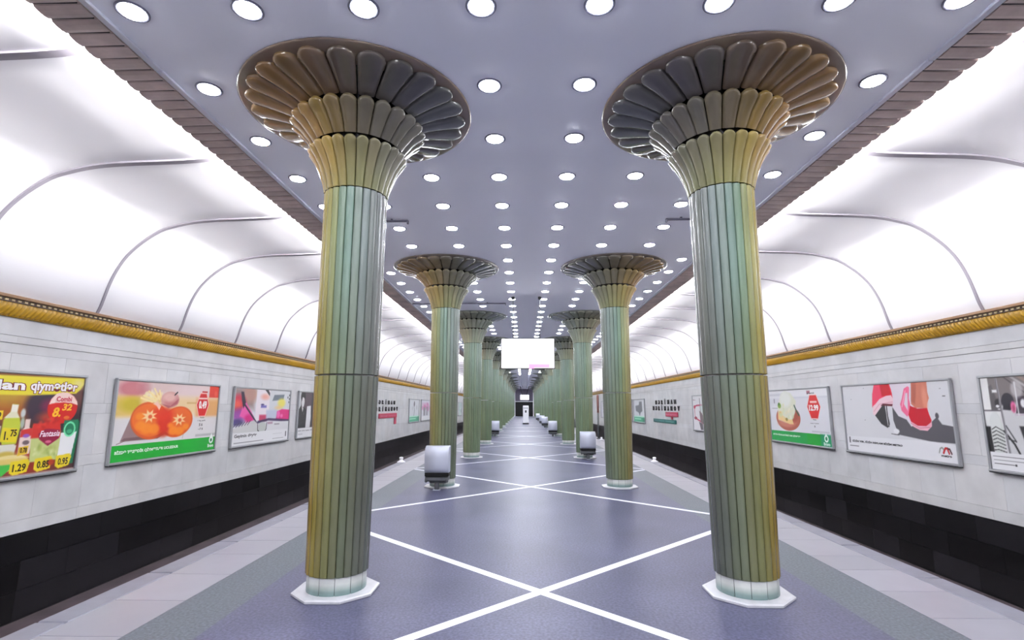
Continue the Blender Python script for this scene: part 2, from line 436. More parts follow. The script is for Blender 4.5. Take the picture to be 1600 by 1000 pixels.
def petals(prof, kind, row, tipz, thick=.03, bulge=.016, n=N, flat=False):
    """a ring of round-tipped convex petals following the profile (r, z)"""
    b = MB(); P = [Vector((r, 0, z)) for r, z in prof]
    # arc-length resample
    L_ = [0]
    for p, q in zip(P, P[1:]): L_.append(L_[-1]+(q-p).length)
    tot = L_[-1]
    def at(t):
        t = min(max(t, 0), tot)
        for k in range(len(P)-1):
            if t <= L_[k+1]:
                f = (t-L_[k])/(L_[k+1]-L_[k]); p = P[k].lerp(P[k+1], f)
                d0 = (P[min(k+1,len(P)-1)]-P[k]).normalized(); d1 = (P[min(k+2,len(P)-1)]-P[k+1]).normalized() if k+2 < len(P) else d0
                return p, d0.lerp(d1, f).normalized()
        return P[-1], (P[-1]-P[-2]).normalized()
    rt = prof[-1][0]; rad = PI/n*rt*.96                     # tip radius
    ts = [tot*f for f in (0,.2,.4,.6,.75)]; t0 = tot-rad
    ts = [t for t in ts if t < t0-.01]+[t0]+[t0+rad*math.sin(PI/2*f) for f in (.25,.45,.65,.8,.92,.985)]
    us = [-1,-.96,-.6,-.2,.2,.6,.96,1]
    for i in range(n):
        a = 2*PI*(i+.5)/n; side = -math.cos(a); rnd = random.Random(i*13+len(kind)+row*5+sum(map(ord, kind)))
        V = []; C = []
        seed = i*13+sum(map(ord, kind))
        for t in ts:
            p, d = at(t); nrm = Vector((d.z, 0, -d.x))       # outward/downward normal
            wf = 1 if t <= t0 else math.sqrt(max(0, 1-((t-t0)/rad)**2))
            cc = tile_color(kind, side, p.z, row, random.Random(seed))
            for u in us:
                edge = abs(u) == 1
                e = max(abs(u), 0); lift = bulge*(1-e*e)**.5 * (wf**.5 if t > t0 else 1)
                off = (-thick if edge else lift)
                if t > t0 and not edge: off = lift
                q = p + nrm*off
                hw = PI/n*.95*wf*(rt/ q.x if t > t0 else 1)
                ang = a + hw*(u if not edge else u*1.0)
                V.append((q.x*math.cos(ang), q.x*math.sin(ang), q.z)); C.append(cc)
        m_ = len(us); F = []
        for k in range(len(ts)-1):
            for j in range(m_-1): F.append((k*m_+j, k*m_+m_+j, k*m_+m_+j+1, k*m_+j+1))
        # close the tip with a skirt running back
        base = len(b.v); b.v += V; b.c += C
        b.f += [tuple(x+base for x in q) for q in F]; b.sm += [True]*len(F); b.m += [0]*len(F)
        p, d = at(tot); nrm = Vector((d.z, 0, -d.x)); q = p - nrm*thick
        lastrow = [base+(len(ts)-1)*m_+j for j in range(m_)]
        nb = len(b.v); b.v.append((q.x*math.cos(a), q.x*math.sin(a), q.z)); b.c.append(C[-1])
        for j in range(m_-1): b.f.append((lastrow[j], nb, lastrow[j+1])); b.sm.append(False); b.m.append(0)
    return b
T1 = [(.292,3.655),(.305,3.72),(.335,3.82),(.375,3.92),(.425,4.01),(.478,4.075)]
T2 = [(.43,4.125),(.485,4.20),(.56,4.285),(.66,4.36)]
T3 = [(.60,4.412),(.68,4.440),(.79,4.470),(.92,4.499),(1.065,4.523)]
def make_column(row):
    r = empty('fluted_column')
    b = MB(); b.lathe([(.37,0),(.375,.004),(.375,.02),(.36,.028),(.2,.03)], 8, sm=False, a0=PI/8); b.build('base_plate', M_plate, r)
    b = MB(); b.lathe([(.243,.02),(.243,.172)], 16, srgb(90,96,92)[:3])
    rnd = random.Random(5)
    for i in range(12):
        a = 2*PI*i/12; hw = PI/12*.97; V = []; C = []
        zs = [.026,.06,.09,.12,.17]; cs = [srgb(112,138,136), srgb(128,150,146), srgb(176,186,180), srgb(206,210,204), srgb(208,210,206)]
        tt = rnd.uniform(.9, 1.03)
        for z, q in zip(zs, cs):
            for u in (-1,-.5,0,.5,1): V.append((.2545*math.cos(a+hw*u), .2545*math.sin(a+hw*u), z)); C.append(tuple(x*tt for x in q[:3]))
        F = [(k*5+j, k*5+j+1, k*5+6+j, k*5+5+j) for k in range(4) for j in range(4)]
        base = len(b.v); b.v += V; b.c += C; b.f += [tuple(x+base for x in q) for q in F]; b.sm += [True]*16; b.m += [0]*16
    b.build('plinth', M_plinth, r, vc=True)
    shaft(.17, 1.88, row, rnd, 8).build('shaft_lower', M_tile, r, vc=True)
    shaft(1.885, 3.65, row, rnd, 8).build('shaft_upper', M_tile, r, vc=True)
    # capital: dark backing bell and rim, with three rings of petals
    b = MB(); dk = srgb(44,40,34)[:3]; rim = (srgb(124,106,92), srgb(120,110,102), srgb(132,136,130))[row][:3]
    b.lathe([(.26,3.64),(.27,3.78),(.30,3.92),(.325,4.02),(.35,4.12),(.40,4.25),(.47,4.36),(.56,4.45),(.75,4.51),(.90,4.54)], 48, dk, cap=False)  # bell coloured near-black to paint the shade between petal rings
    b.lathe([(.85,4.528),(.97,4.538),(1.06,4.543),(1.11,4.546),(1.128,4.551),(1.128,4.560),(1.10,4.563)], 72, rim, cap=False)
    b.lathe([(1.10,4.559),(1.10,HC)], 72, srgb(30,28,30)[:3], cap=False)  # dark band paints the shadow gap between rim and ceiling
    cap_ = b.build('capital', M_tile, r, vc=True)
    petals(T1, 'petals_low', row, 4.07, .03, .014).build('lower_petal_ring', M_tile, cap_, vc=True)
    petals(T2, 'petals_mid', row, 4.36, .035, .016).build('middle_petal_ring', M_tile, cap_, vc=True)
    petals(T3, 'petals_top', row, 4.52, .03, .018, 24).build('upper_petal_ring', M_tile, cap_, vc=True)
    return r
protos = [make_column(0), make_column(1), make_column(2)]
ordw = ['nearest','second','third','fourth','fifth','sixth','seventh','eighth','ninth','tenth','eleventh','twelfth','thirteenth','farthest']
used = set()
NCOL = 14
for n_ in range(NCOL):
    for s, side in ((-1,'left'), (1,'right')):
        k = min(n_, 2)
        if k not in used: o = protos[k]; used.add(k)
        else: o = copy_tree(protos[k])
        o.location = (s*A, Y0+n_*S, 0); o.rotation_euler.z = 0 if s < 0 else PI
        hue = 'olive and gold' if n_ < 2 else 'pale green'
        tag(o, '%s column in the %s row, %s glazed flutes under a petal capital' % (ordw[n_], side, hue), 'column', 'petal-capital columns in two rows')

# ------------------------------------------------------------------ ceiling downlights
def make_light():
    b = MB(); b.lathe([(.117,.0),(.117,-.007),(.111,-.011),(.097,-.010),(.090,-.003),(.090,.0)], 32, cap=False)
    o = b.build('ceiling_downlight', M_lamprim)
    b = MB(); b.lathe([(.090,-.002),(.086,-.014),(.070,-.020),(.04,-.023),(.012,-.024)], 24); b.build('lamp_glass', M_lamp, o)
    return o
lights = []
rows = int((HALL_E-1-3.507)/.9915)
for r_ in range(rows):
    for c_ in range(8):
        x = (c_-3.5)*.8857-.01; yv = 3.507+.9915*r_
        if any(math.hypot(abs(x)-A, yv-(Y0+n_*S)) < 1.28 for n_ in range(NCOL)): continue
        if abs(yv-78.0) < .35 and abs(x) < 1.5: continue
        lights.append((r_, c_, x, yv))
lane = ['leftmost lane','second lane from the left','third lane from the left','lane just left of the centre','lane just right of the centre','third lane from the right','second lane from the right','rightmost lane']
rown = ['first','second','third','fourth','fifth','sixth','seventh','eighth','ninth','tenth','eleventh','twelfth']
proto = make_light(); first = True
for (r_, c_, x, yv) in lights[:300]:
    o = proto if first else copy_tree(proto); first = False
    o.location = (x, yv, HC)
    if r_ < 12: tag(o, 'round downlight, %s row from the front, %s' % (rown[r_], lane[c_]), 'ceiling light', 'round ceiling downlights')
    elif r_ < 22: tag(o, 'small downlight between second and fourth columns, %s' % lane[c_], 'ceiling light', 'mid-hall downlights, '+lane[c_])
    else: tag(o, 'tiny downlight beyond the fourth columns, %s' % lane[c_], 'ceiling light', 'far downlights, '+lane[c_])
b = MB()
for (r_, c_, x, yv) in lights[300:]+[(0,0,(c_-3.5)*.8857, 3.507-.9915*k) for c_ in range(8) for k in range(1, 12)]:
    b.lathe([(.124,HC),(.122,HC-.014),(.104,HC-.016),(.10,HC-.004)], 10, cap=False, x=x, y=yv, m=0)
    b.lathe([(.101,HC-.003),(.02,HC-.005)], 10, x=x, y=yv, m=1)
o = b.build('distant_downlights', mats=[M_lamprim, M_lamp]); o['kind'] = 'stuff'
tag(o, 'rows of tiny downlights at the far end of the ceiling', 'ceiling lights')

# slim dark rails under the ceiling at the bay joints
for (s, yv, xa, xb, lab) in ((-1,8.02,1.97,3.34,'short dark ceiling rail behind the nearest left column'),(1,8.02,2.12,3.34,'short dark ceiling rail behind the nearest right column'),
        (-1,14.86,.63,3.34,'long thin dark ceiling rail left of the hanging screen')):
    b = MB(); x0, x1 = sorted((s*xa, s*xb)); b.bbox(x0, x1, yv-.022, yv+.022, HC-.05, HC-.02, .008)
    x0, x1 = sorted((s*xa, s*(xa+.03))); b.bbox(x0, x1, yv-.022, yv+.022, HC-.085, HC-.03, .006)
    for f in (.2,.8):
        x = s*(xa+(xb-xa)*f); b.box(x-.015, x+.015, yv-.015, yv+.015, HC-.03, HC)
    tag(b.build('ceiling_rail', mat('rail_paint', srgb(84,82,98), .5)), lab, 'ceiling rail')

# ------------------------------------------------------------------ hanging screens
def screen(cx, yv, w_, z0, z1, hx, label, pink, vee=False):
    r = empty('hanging_screen', (cx, yv, z0))
    h_ = z1-z0
    b = MB(); b.bbox(-w_/2-.02, w_/2+.02, 0, .09, -.025, h_+.02, .012); b.build('casing', M_dark, r)
    b = MB(); b.box(-w_/2, w_/2, -.004, .01, 0, h_, m=0)
    if pink:
        b.box(.02, w_/2-.06, -.0065, .0, .01, .105, m=1); b.box(.02, .17, -.007, .0, -.012, .085, m=1); b.box(w_/2-.13, w_/2-.01, -.0075, .0, .01, .12, m=2)
    b.build('display', None, r, mats=[M_screen, M_pink, M_pinklight])
    for x in hx:
        b = MB(); xt = x
        if vee: b.tube((x*2.2, .045, HC-z0), (x, .045, h_), .05)
        else: b.tube((x, .045, h_), (x, .045, HC-z0-.01), .007)
        rod = b.build('hanger_rod', M_dgrey if not vee else M_dark, r)
        b = MB(); b.bbox(x-.045, x+.045, -.01, .10, HC-z0-.07, HC-z0-.001, .012); b.build('ceiling_mount', M_dark, rod)
    tag(r, label, 'screen')
screen(-.018, 14.083, 1.405, 2.62, 3.40, (-.40,.33), 'large white lit screen with a pink strip hanging over the aisle', True)
screen(.05, 78.0, 1.25, 2.60, 3.30, (-.3,.3), 'tiny lit screen hanging far down the hall above the white pillar', False, True)

# ------------------------------------------------------------------ white information pillar
r = empty('information_pillar', (.085, 50.0, 0))
b = MB(); b.bbox(-.27, .27, -.18, .18, .09, 1.70, .03); b.build('body', M_white, r)
b = MB(); b.bbox(-.28, .28, -.19, .19, 0, .09, .01); b.build('foot', M_dark, r)
b = MB(); b.bbox(-.07, .07, -.20, -.17, 1.05, 1.27, .01); b.build('display', M_dark, r)
b = MB()
for x in (-.15, .0, .15): b.box(x-.045, x+.03, -.187, -.175, 1.42, 1.52)
b.build('lettering', M_dgrey, r)
tag(r, 'white information pillar with a dark display standing mid-aisle far away', 'information pillar')

# ------------------------------------------------------------------ hooded silver boxes at the columns' feet
def make_box():
    r = empty('hooded_box')
    w_ = .235
    # hood: curved front sheet, side cheeks
    pr = [(.10,.835),(.02,.838),(-.06,.825),(-.12,.79),(-.16,.72),(-.175,.62),(-.175,.50),(-.165,.40),(-.145,.335)]   # (y, z)
    V = []; F = []
    for x in (-w_, w_):
        for (yy, z) in pr: V.append((x, yy, z))
        V.append((x, .10, .335))
    m_ = len(pr)+1
    for j in range(m_): F.append((j, (j+1) % m_, m_+(j+1) % m_, m_+j))
    F += [tuple(range(m_-1,-1,-1)), tuple(range(m_, 2*m_))]
    sm = [True]*(len(pr)-1)+[False]*(len(F)-len(pr)+1)
    mesh('hood', V, F, M_steel, r, smooth=sm)
    b = MB(); b.bbox(-w_+.004, w_-.004, -.150, .10, .262, .335, .006); b.build('outlet_slot', M_slot, r)
    b = MB(); b.bbox(-w_+.005, w_-.005, -.14, .10, .17, .265, .02)
    b.bbox(-w_+.005, -w_+.06, -.15, -.10, .15, .23, .015); b.bbox(w_-.06, w_-.005, -.15, -.10, .15, .23, .015)
    b.bbox(-.15, .19, -.10, .12, .13, .18, .02)
    b.build('lower_case', M_dgrey, r)
    b = MB(); b.bbox(-.045, .045, -.10, -.03, .012, .15, .012); b.build('post', M_dgrey, r)
    b = MB(); b.bbox(-.07, .07, -.14, -.01, 0.0, .014, .004); b.build('foot_plate', M_steel, r)
    b = MB(); b.bbox(-w_-.003, w_+.003, -.158, -.146, .70, .705, .002); b.build('seam', M_dgrey, r)
    return r
boxp = make_box(); first = True
for (s, n_, dx, lab) in ((-1,1,-.03,'at the foot of the second left column'),(1,2,.05,'at the foot of the third right column'),(-1,4,.12,'beside the foot of the fifth left column'),
        (1,4,-.36,'at the foot of the fifth right column'),(1,6,-.3,'at the foot of the seventh right column'),(1,7,-.3,'at the foot of the eighth right column'),(1,9,-.3,'at the foot of the tenth right column')):
    o = boxp if first else copy_tree(boxp); first = False
    yy = Y0+n_*S-.42
    o.location = (s*A+dx, yy, 0)
    tag(o, 'silver curved hooded box on a post '+lab, 'hooded box', 'silver hooded boxes by the columns')

# ------------------------------------------------------------------ printed posters in frames on the track walls
class Art:
    """a procedurally drawn print: soft shapes on a fine grid (u right, v up, metres) plus crisp lettering"""
    def __init__(s, W=3.0, H=1.42, bg=(235,235,238), step=.0105):
        s.W, s.H = W, H; s.nu = int(W/step)+1; s.nv = int(H/step)+1
        s.u, s.v = np.meshgrid(np.linspace(0, W, s.nu), np.linspace(0, H, s.nv))
        s.c = np.ones(s.u.shape+(3,))*np.array(bg, float); s.tv = []; s.tf = []; s.tc = []; s.rs = np.random.RandomState(5)
    def put(s, a, col):
        col = np.array(col, float) if not callable(col) else col(s.u, s.v)
        s.c += (col-s.c)*np.clip(a, 0, 1)[..., None]
    def rect(s, u0, u1, v0, v1, col, soft=.004, al=1):
        d = np.minimum(np.minimum(s.u-u0, u1-s.u), np.minimum(s.v-v0, v1-s.v)); s.put(al*np.clip(d/soft+.5, 0, 1), col)
    def ell(s, cu, cv, ru, rv, col, soft=.02, al=1, rot=0):
        c_, n_ = math.cos(rot), math.sin(rot); x = (s.u-cu)*c_+(s.v-cv)*n_; y = -(s.u-cu)*n_+(s.v-cv)*c_
        d = (1-np.sqrt((x/ru)**2+(y/rv)**2))*min(ru, rv); s.put(al*np.clip(d/soft+.5, 0, 1), col)
    def poly(s, pts, col, soft=.006, al=1):
        ins = np.zeros(s.u.shape, bool); dist = np.full(s.u.shape, 9.); m = len(pts)
        for i in range(m):
            (x0, y0), (x1, y1) = pts[i], pts[(i+1) % m]
            if y0 != y1: ins ^= ((y0 > s.v) != (y1 > s.v)) & (s.u < (x1-x0)*(s.v-y0)/(y1-y0)+x0)
            dx, dy = x1-x0, y1-y0; t = np.clip(((s.u-x0)*dx+(s.v-y0)*dy)/(dx*dx+dy*dy+1e-12), 0, 1)
            dist = np.minimum(dist, np.hypot(s.u-x0-t*dx, s.v-y0-t*dy))
        s.put(al*np.clip(np.where(ins, dist, -dist)/soft+.5, 0, 1), col)
    def line(s, pts, w_, col, soft=.005, al=1):
        dist = np.full(s.u.shape, 9.)
        for (x0, y0), (x1, y1) in zip(pts, pts[1:]):
            dx, dy = x1-x0, y1-y0; t = np.clip(((s.u-x0)*dx+(s.v-y0)*dy)/(dx*dx+dy*dy+1e-12), 0, 1)
            dist = np.minimum(dist, np.hypot(s.u-x0-t*dx, s.v-y0-t*dy))
        s.put(al*np.clip((w_/2-dist)/soft+.5, 0, 1), col)
    def hexa(s, cu, cv, ru, rv, col):
        s.poly([(cu-ru*.5,cv+rv),(cu+ru*.5,cv+rv),(cu+ru,cv),(cu+ru*.5,cv-rv),(cu-ru*.5,cv-rv),(cu-ru,cv)], col)
    def scribble(s, u0, u1, v0, v1, cols, n, r0=.03, r1=.12, al=.8, seed=1):
        rd = random.Random(seed)
        for _ in range(n): s.ell(rd.uniform(u0, u1), rd.uniform(v0, v1), rd.uniform(r0, r1), rd.uniform(r0, r1)*.7, rd.choice(cols), .03, al*rd.uniform(.5, 1), rd.uniform(0, 3))
    def text(s, body, u, v, w_, h_, col, z=.0015, bold=.02, shear=0, align='l', outline=None, rot=0):
        V, F = text_mesh(body, bold, shear)
        if outline:
            V2, F2 = text_mesh(body, bold+.05, shear); s._put(V2, F2, V, u, v, w_, h_, outline, z-.0006, align, rot)
        s._put(V, F, V, u, v, w_, h_, col, z, align, rot)
    def _put(s, V, F, ref, u, v, w_, h_, col, z, align, rot):
        x0 = min(p[0] for p in ref); x1 = max(p[0] for p in ref); y0 = min(p[1] for p in ref); y1 = max(p[1] for p in ref)
        b_ = len(s.tv); off = -w_/2 if align == 'c' else 0; cr, sr = math.cos(rot), math.sin(rot)
        for p in V:
            a_ = (p[0]-x0)/(x1-x0)*w_+off; c_ = (p[1]-y0)/(y1-y0)*h_
            s.tv.append((u+a_*cr-c_*sr, v+a_*sr+c_*cr, z)); s.tc.append(srgb(col)[:3])
        s.tf += [tuple(i+b_ for i in f) for f in F]
    def build(s, parent, name='print', u0=0, v0=0, off=0, marg=.04):
        keepu = (s.u[0] >= marg) & (s.u[0] <= s.W-marg); keepv = (s.v[:, 0] >= marg) & (s.v[:, 0] <= s.H-marg)
        U = s.u[keepv][:, keepu]; V_ = s.v[keepv][:, keepu]; C_ = s.c[keepv][:, keepu]; nv, nu = U.shape
        V = [(u, -off, v) for u, v in zip(U.ravel(), V_.ravel())]
        c = np.clip(C_.reshape(-1, 3), 0, 255)/255; lin = np.where(c <= .04045, c/12.92, ((c+.055)/1.055)**2.4)
        F = [(i*nu+j, i*nu+j+1, (i+1)*nu+j+1, (i+1)*nu+j) for i in range(nv-1) for j in range(nu-1)]
        n0 = len(V)
        V += [(p[0], -off-p[2], p[1]) for p in s.tv]; F += [tuple(i+n0 for i in f) for f in s.tf]
        cols = np.vstack([lin, np.array(s.tc).reshape(-1, 3)]) if s.tc else lin
        return mesh(name, V, F, M_print, parent, vc=cols)
_tm = {}
def text_mesh(body, bold=0, shear=0, extrude=0):
    k = (body, bold, shear, extrude)
    if k in _tm: return _tm[k]
    c = bpy.data.curves.new('t', 'FONT'); c.body = body; c.resolution_u = 2; c.offset = bold; c.shear = shear; c.extrude = extrude
    o = bpy.data.objects.new('t', c); col.objects.link(o)
    dg = bpy.context.evaluated_depsgraph_get(); dg.update(); me = o.evaluated_get(dg).to_mesh()
    V = [tuple(v.co) for v in me.vertices]; F = [tuple(p.vertices) for p in me.polygons]
    o.evaluated_get(dg).to_mesh_clear(); bpy.data.objects.remove(o); bpy.data.curves.remove(c)
    _tm[k] = (V, F); return _tm[k]
def wall_root(name, side, yb, z0):
    """local x runs to the viewer's right along the wall, -y comes out of it"""
    o = empty(name, (6.889*side, yb, z0)); o.rotation_euler.z = PI/2 if side < 0 else -PI/2
    return o
def poster(side, yb, art, label, W=3.0, H=1.42, dark=False, fm=None):
    r = wall_root('framed_poster', side, yb, .65); f = .036
    b = MB()
    for (x0, x1, z0, z1) in ((0,W,H-f,H),(0,f,f,H-f),(W-f,W,f,H-f)): b.bbox(x0, x1, -.055, .0, z0, z1, .006)
    b.bbox(0, W, -.07, .0, 0, f, .008)
    b.box(f, W-f, -.02, .0, f, H-f)
    b.build('frame', fm or M_frame, r)
    b = MB(); b.box(.01, W-.01, -.062, .0, -.012, .004); b.build('bottom_ledge_shade', M_dark, r)  # black strip: bottom ledge with the shadow under the frame painted in
    art.build(r, off=.034)
    tag(r, label, 'poster', 'framed wall posters')
    return r
G = (20,160,40)
# --- supermarket offer poster (near left)
a = Art(bg=(46,26,34))
a.rect(0,3,1.36,1.42,(150,108,80)); a.rect(0,3,1.3,1.4,(120,60,40),.05,.7)
a.ell(1.85,1.0,.5,.3,(176,96,32),.3,.9); a.ell(1.75,1.12,.35,.14,(190,160,50),.15,.8); a.ell(2.3,.95,.26,.24,(44,34,58),.1,.9)
a.ell(2.4,.96,.12,.09,(130,20,70),.08,.8); a.ell(2.42,.8,.16,.07,(196,70,40),.08,.8); a.ell(2.2,.25,.6,.3,(160,50,30),.3,.9); a.ell(2.9,1.1,.12,.2,(110,60,50),.1,.7)
a.scribble(0,1.6,.1,1.0,[(190,150,40),(210,60,50),(230,220,190),(60,130,60),(220,180,60)],60,.05,.16,.9,4)
a.poly([(0,1.10),(2.1,1.10),(2.83,1.14),(2.9,1.20),(2.95,1.28),(2.95,1.37),(0,1.33)],(232,218,52),.02); a.ell(2.86,1.28,.1,.07,(236,226,150),.08,.8)
a.ell(2.635,.93,.25,.225,(206,24,20),.008); 
a.poly([(2.40,.98),(2.43,1.06),(2.50,1.13),(2.60,1.155),(2.70,1.15),(2.80,1.10),(2.87,1.02),(2.885,.97),(2.78,1.0),(2.64,1.01),(2.5,1.0)],(248,216,206),.01)
a.text('aradan',1.05,1.165,.95,.13,(250,246,246),.003,.035,outline=(120,20,40)); a.text('qiymətlər',2.08,1.13,.76,.17,(250,246,246),.003,.035,outline=(120,20,40))
a.text('Combi',2.51,1.02,.26,.075,(196,20,70),.002,.03); a.text('8.',2.47,.80,.14,.14,(250,190,40),.002,.04,.2); a.text('32',2.62,.89,.17,.10,(250,190,40),.002,.04,.2)
a.ell(2.72,.79,.05,.025,(230,120,40),.01)
# bottles, packs
a.poly([(1.80,.46),(1.99,.46),(2.02,.70),(1.99,.80),(1.94,.86),(1.945,.98),(1.86,.98),(1.85,.86),(1.77,.78),(1.76,.55)],(196,206,60),.012); a.poly([(1.85,.86),(1.945,.86),(1.95,.97),(1.86,.98)],(240,236,220),.01); a.poly([(1.77,.80),(1.99,.80),(1.94,.88),(1.85,.88)],(228,226,196),.012)
a.poly([(1.76,.50),(1.99,.48),(1.99,.66),(1.78,.68)],(232,212,40),.008); a.text('1.',1.81,.52,.06,.11,(40,30,10),.002,.03); a.text('75',1.89,.56,.09,.09,(40,30,10),.002,.03)
a.rect(1.62,1.75,.78,.90,(236,206,40)); a.text('9',1.68,.80,.05,.08,(40,30,10),.002,.03)
a.poly([(1.62,.46),(1.74,.44),(1.75,.70),(1.62,.72)],(236,234,226),.01)
a.poly([(1.6,.30),(1.98,.30),(2.0,.44),(1.96,.46),(1.6,.46)],(226,222,210),.01); a.ell(1.87,.32,.14,.05,(206,180,80),.03); a.ell(1.95,.27,.24,.05,(234,216,150),.012); a.poly([(1.6,.27),(2.2,.27),(2.1,.12),(1.7,.1)],(222,196,110),.02)
a.ell(2.03,.86,.035,.06,(200,206,206),.02); a.ell(2.04,.73,.03,.08,(170,186,170),.02)
a.poly([(2.03,.30),(2.2,.32),(2.215,.56),(2.19,.64),(2.15,.67),(2.15,.78),(2.08,.78),(2.08,.67),(2.03,.62)],(232,210,200),.01); a.poly([(2.03,.54),(2.215,.56),(2.20,.66),(2.04,.64)],(206,50,46),.01); a.ell(2.12,.56,.05,.025,(150,90,190),.01); a.ell(2.13,.47,.05,.03,(60,40,50),.01,.7)
a.poly([(2.03,.30),(2.17,.32),(2.18,.43),(2.04,.41)],(228,190,40),.006); a.text('0.78',2.06,.335,.1,.07,(60,30,10),.002,.03)
a.poly([(2.22,.20),(2.70,.20),(2.70,.45),(2.62,.70),(2.2,.70),(2.2,.45)],(196,206,130),.012); a.poly([(2.19,.52),(2.66,.52),(2.63,.72),(2.5,.75),(2.34,.72),(2.2,.72)],(206,44,36),.02)
a.scribble(2.26,2.64,.24,.42,[(170,186,90),(220,226,170),(140,160,70)],22,.015,.04,.8,9); a.scribble(2.22,2.6,.66,.78,[(226,70,50),(180,20,20)],12,.02,.05,.8,3)
a.poly([(2.30,.58),(2.40,.64),(2.47,.64),(2.64,.62),(2.64,.50),(2.47,.40),(2.32,.50)],(150,14,60),.008); a.text('Fantasia',2.32,.53,.32,.085,(250,230,240),.002,.02,.25); a.ell(2.47,.46,.05,.02,(220,110,140),.01)
a.poly([(2.66,.14),(2.93,.12),(2.97,.70),(2.93,.76),(2.69,.75)],(14,112,72),.01); a.poly([(2.65,.24),(2.88,.22),(2.93,.58),(2.66,.57)],(240,240,240),.006)
a.ell(2.80,.62,.10,.11,(120,226,170),.006); a.ell(2.80,.62,.075,.085,(20,120,80),.006); a.ell(2.80,.59,.05,.03,(60,170,120),.01)
a.poly([(1.6,.08),(1.86,.06),(1.98,.16),(1.95,.2),(1.6,.2)],(70,190,70),.01)
for (u, v, w1, t) in ((1.98,.06,.22,'1.29'),(2.33,.07,.22,'0.85'),(2.66,.08,.20,'0.95')):
    a.poly([(u-.03,v+.03),(u+.03,v-.01),(u+w1,v+.02),(u+w1+.03,v+.14),(u+w1,v+.19),(u-.03,v+.17)],(236,212,38),.006); a.text(t,u+.01,v+.035,w1-.03,.10,(50,36,10),.002,.03)
a.ell(2.55,.17,.06,.04,(170,50,20),.02)
a.rect(0,3,0,.055,(176,156,150),.01)
poster(-1, 5.0, a, 'supermarket offer poster with yellow header, bottles and a red price circle, nearest left')
# --- tomato poster
a = Art(bg=(228,226,228))
a.rect(0,3,.75,1.42,(236,214,196),.2); a.rect(0,3,1.15,1.45,(232,208,206),.12); a.ell(.38,1.25,.36,.15,(196,110,118),.10,.9); a.ell(.68,1.27,.15,.12,(186,96,108),.1,.7); a.ell(1.1,1.3,.4,.14,(218,190,184),.2,.8)
a.rect(0,.70,.78,1.13,(224,190,96),.08,.9); a.ell(.40,.98,.26,.12,(196,176,30),.1,.9); a.rect(.6,3,.80,1.12,(238,206,150),.12,.8); a.rect(2.2,3,.72,1.1,(226,160,90),.12,.8); a.rect(0,3,.3,.74,(224,220,220),.06,.9)
a.rect(2.62,3,1.14,1.42,(226,58,40),.02); a.ell(2.86,1.22,.05,.06,(236,100,80),.04,.7); a.line([(1.9,1.02),(2.2,1.02)],.03,(206,160,90),.02,.7)
a.poly([(.22,.37),(1.13,.38),(1.34,.46),(.9,.8),(.42,.80)],(150,122,124),.012); a.poly([(.22,.37),(1.13,.37),(1.3,.44),(1.15,.44),(.3,.42)],(116,84,88),.012)
a.line([(.15,.33),(.42,.40)],.012,(120,90,90)); a.line([(1.85,.33),(1.87,.41)],.01,(150,130,120))
a.ell(.9,.70,.50,.33,(222,90,30),.02,1,-.12); a.ell(1.66,.66,.46,.29,(222,84,26),.02,1,.1); a.ell(1.24,.62,.3,.22,(196,46,20),.1,.9)
a.ell(.9,.71,.46,.29,(240,112,30),.02,1,-.12); a.ell(1.66,.67,.42,.255,(238,104,28),.02,1,.1); a.ell(1.28,.66,.2,.22,(214,38,16),.12,.95); a.ell(1.2,.82,.3,.12,(226,50,20),.1,.8)
for (cu, cv, r1) in ((.66,.62,.13),(.82,.56,.15),(1.02,.55,.14),(.62,.78,.10),(1.55,.50,.13),(1.74,.48,.13),(1.92,.56,.10),(1.45,.60,.08)): a.ell(cu, cv, r1, r1*.62, (252,146,26), .05, .85)
for (cu, cv) in ((.86,.78),(1.70,.70)):
    pts = []
    for i in range(16): an = 2*PI*i/16; rr = .20 if i % 2 else .10; pts.append((cu+rr*math.cos(an)*1.05, cv+rr*.62*math.sin(an)))
    a.poly(pts, (252,214,160), .02); a.ell(cu+.02, cv-.01, .05, .035, (226,90,40), .02)
a.poly([(.92,1.0),(1.02,1.04),(1.14,.96),(1.1,.88),(1.02,.96)],(248,200,180),.02); a.scribble(.7,1.15,1.04,1.2,[(246,232,180),(236,196,120),(250,240,210)],16,.02,.07,.9,2)
for (p, q) in (((.66,1.14),(.98,1.06)),((.78,1.22),(1.02,1.08)),((.92,1.27),(1.08,1.08)),((1.06,1.24),(1.14,1.06)),((.6,1.1),(.9,1.03))): a.line([p, q], .035, (248,226,160), .015)
a.ell(1.38,1.08,.26,.15,(214,158,150),.02); a.ell(1.42,1.06,.2,.12,(196,120,122),.05,.8); a.ell(1.36,1.12,.18,.08,(236,196,186),.06,.8); a.poly([(1.13,1.0),(1.35,.92),(1.6,1.0),(1.63,1.1),(1.4,.96)],(176,92,98),.02); a.line([(1.50,1.17),(1.57,1.22)],.03,(30,26,26))
a.hexa(2.42,.985,.225,.245,(252,190,180)); a.hexa(2.42,.985,.20,.225,(216,24,24)); a.rect(2.36,2.55,1.235,1.265,(196,40,36))
a.text('0.49',2.42,.90,.27,.17,(255,250,246),.002,.05,align='c'); a.rect(2.28,2.56,1.10,1.13,(250,210,200),.01)
a.text('Pomidor',2.44,.71,.15,.035,(60,50,50),.002,.01,align='c'); a.text('1 kq yerli',2.42,.64,.26,.04,(60,50,50),.002,.02,align='c'); a.text('5 6',2.41,.55,.12,.06,(50,40,40),.002,.03,align='c'); a.text('~7 8',2.41,.47,.16,.045,(60,50,50),.002,.02,align='c')
a.rect(2.26,2.95,.34,.39,(150,150,150),.02,.5)
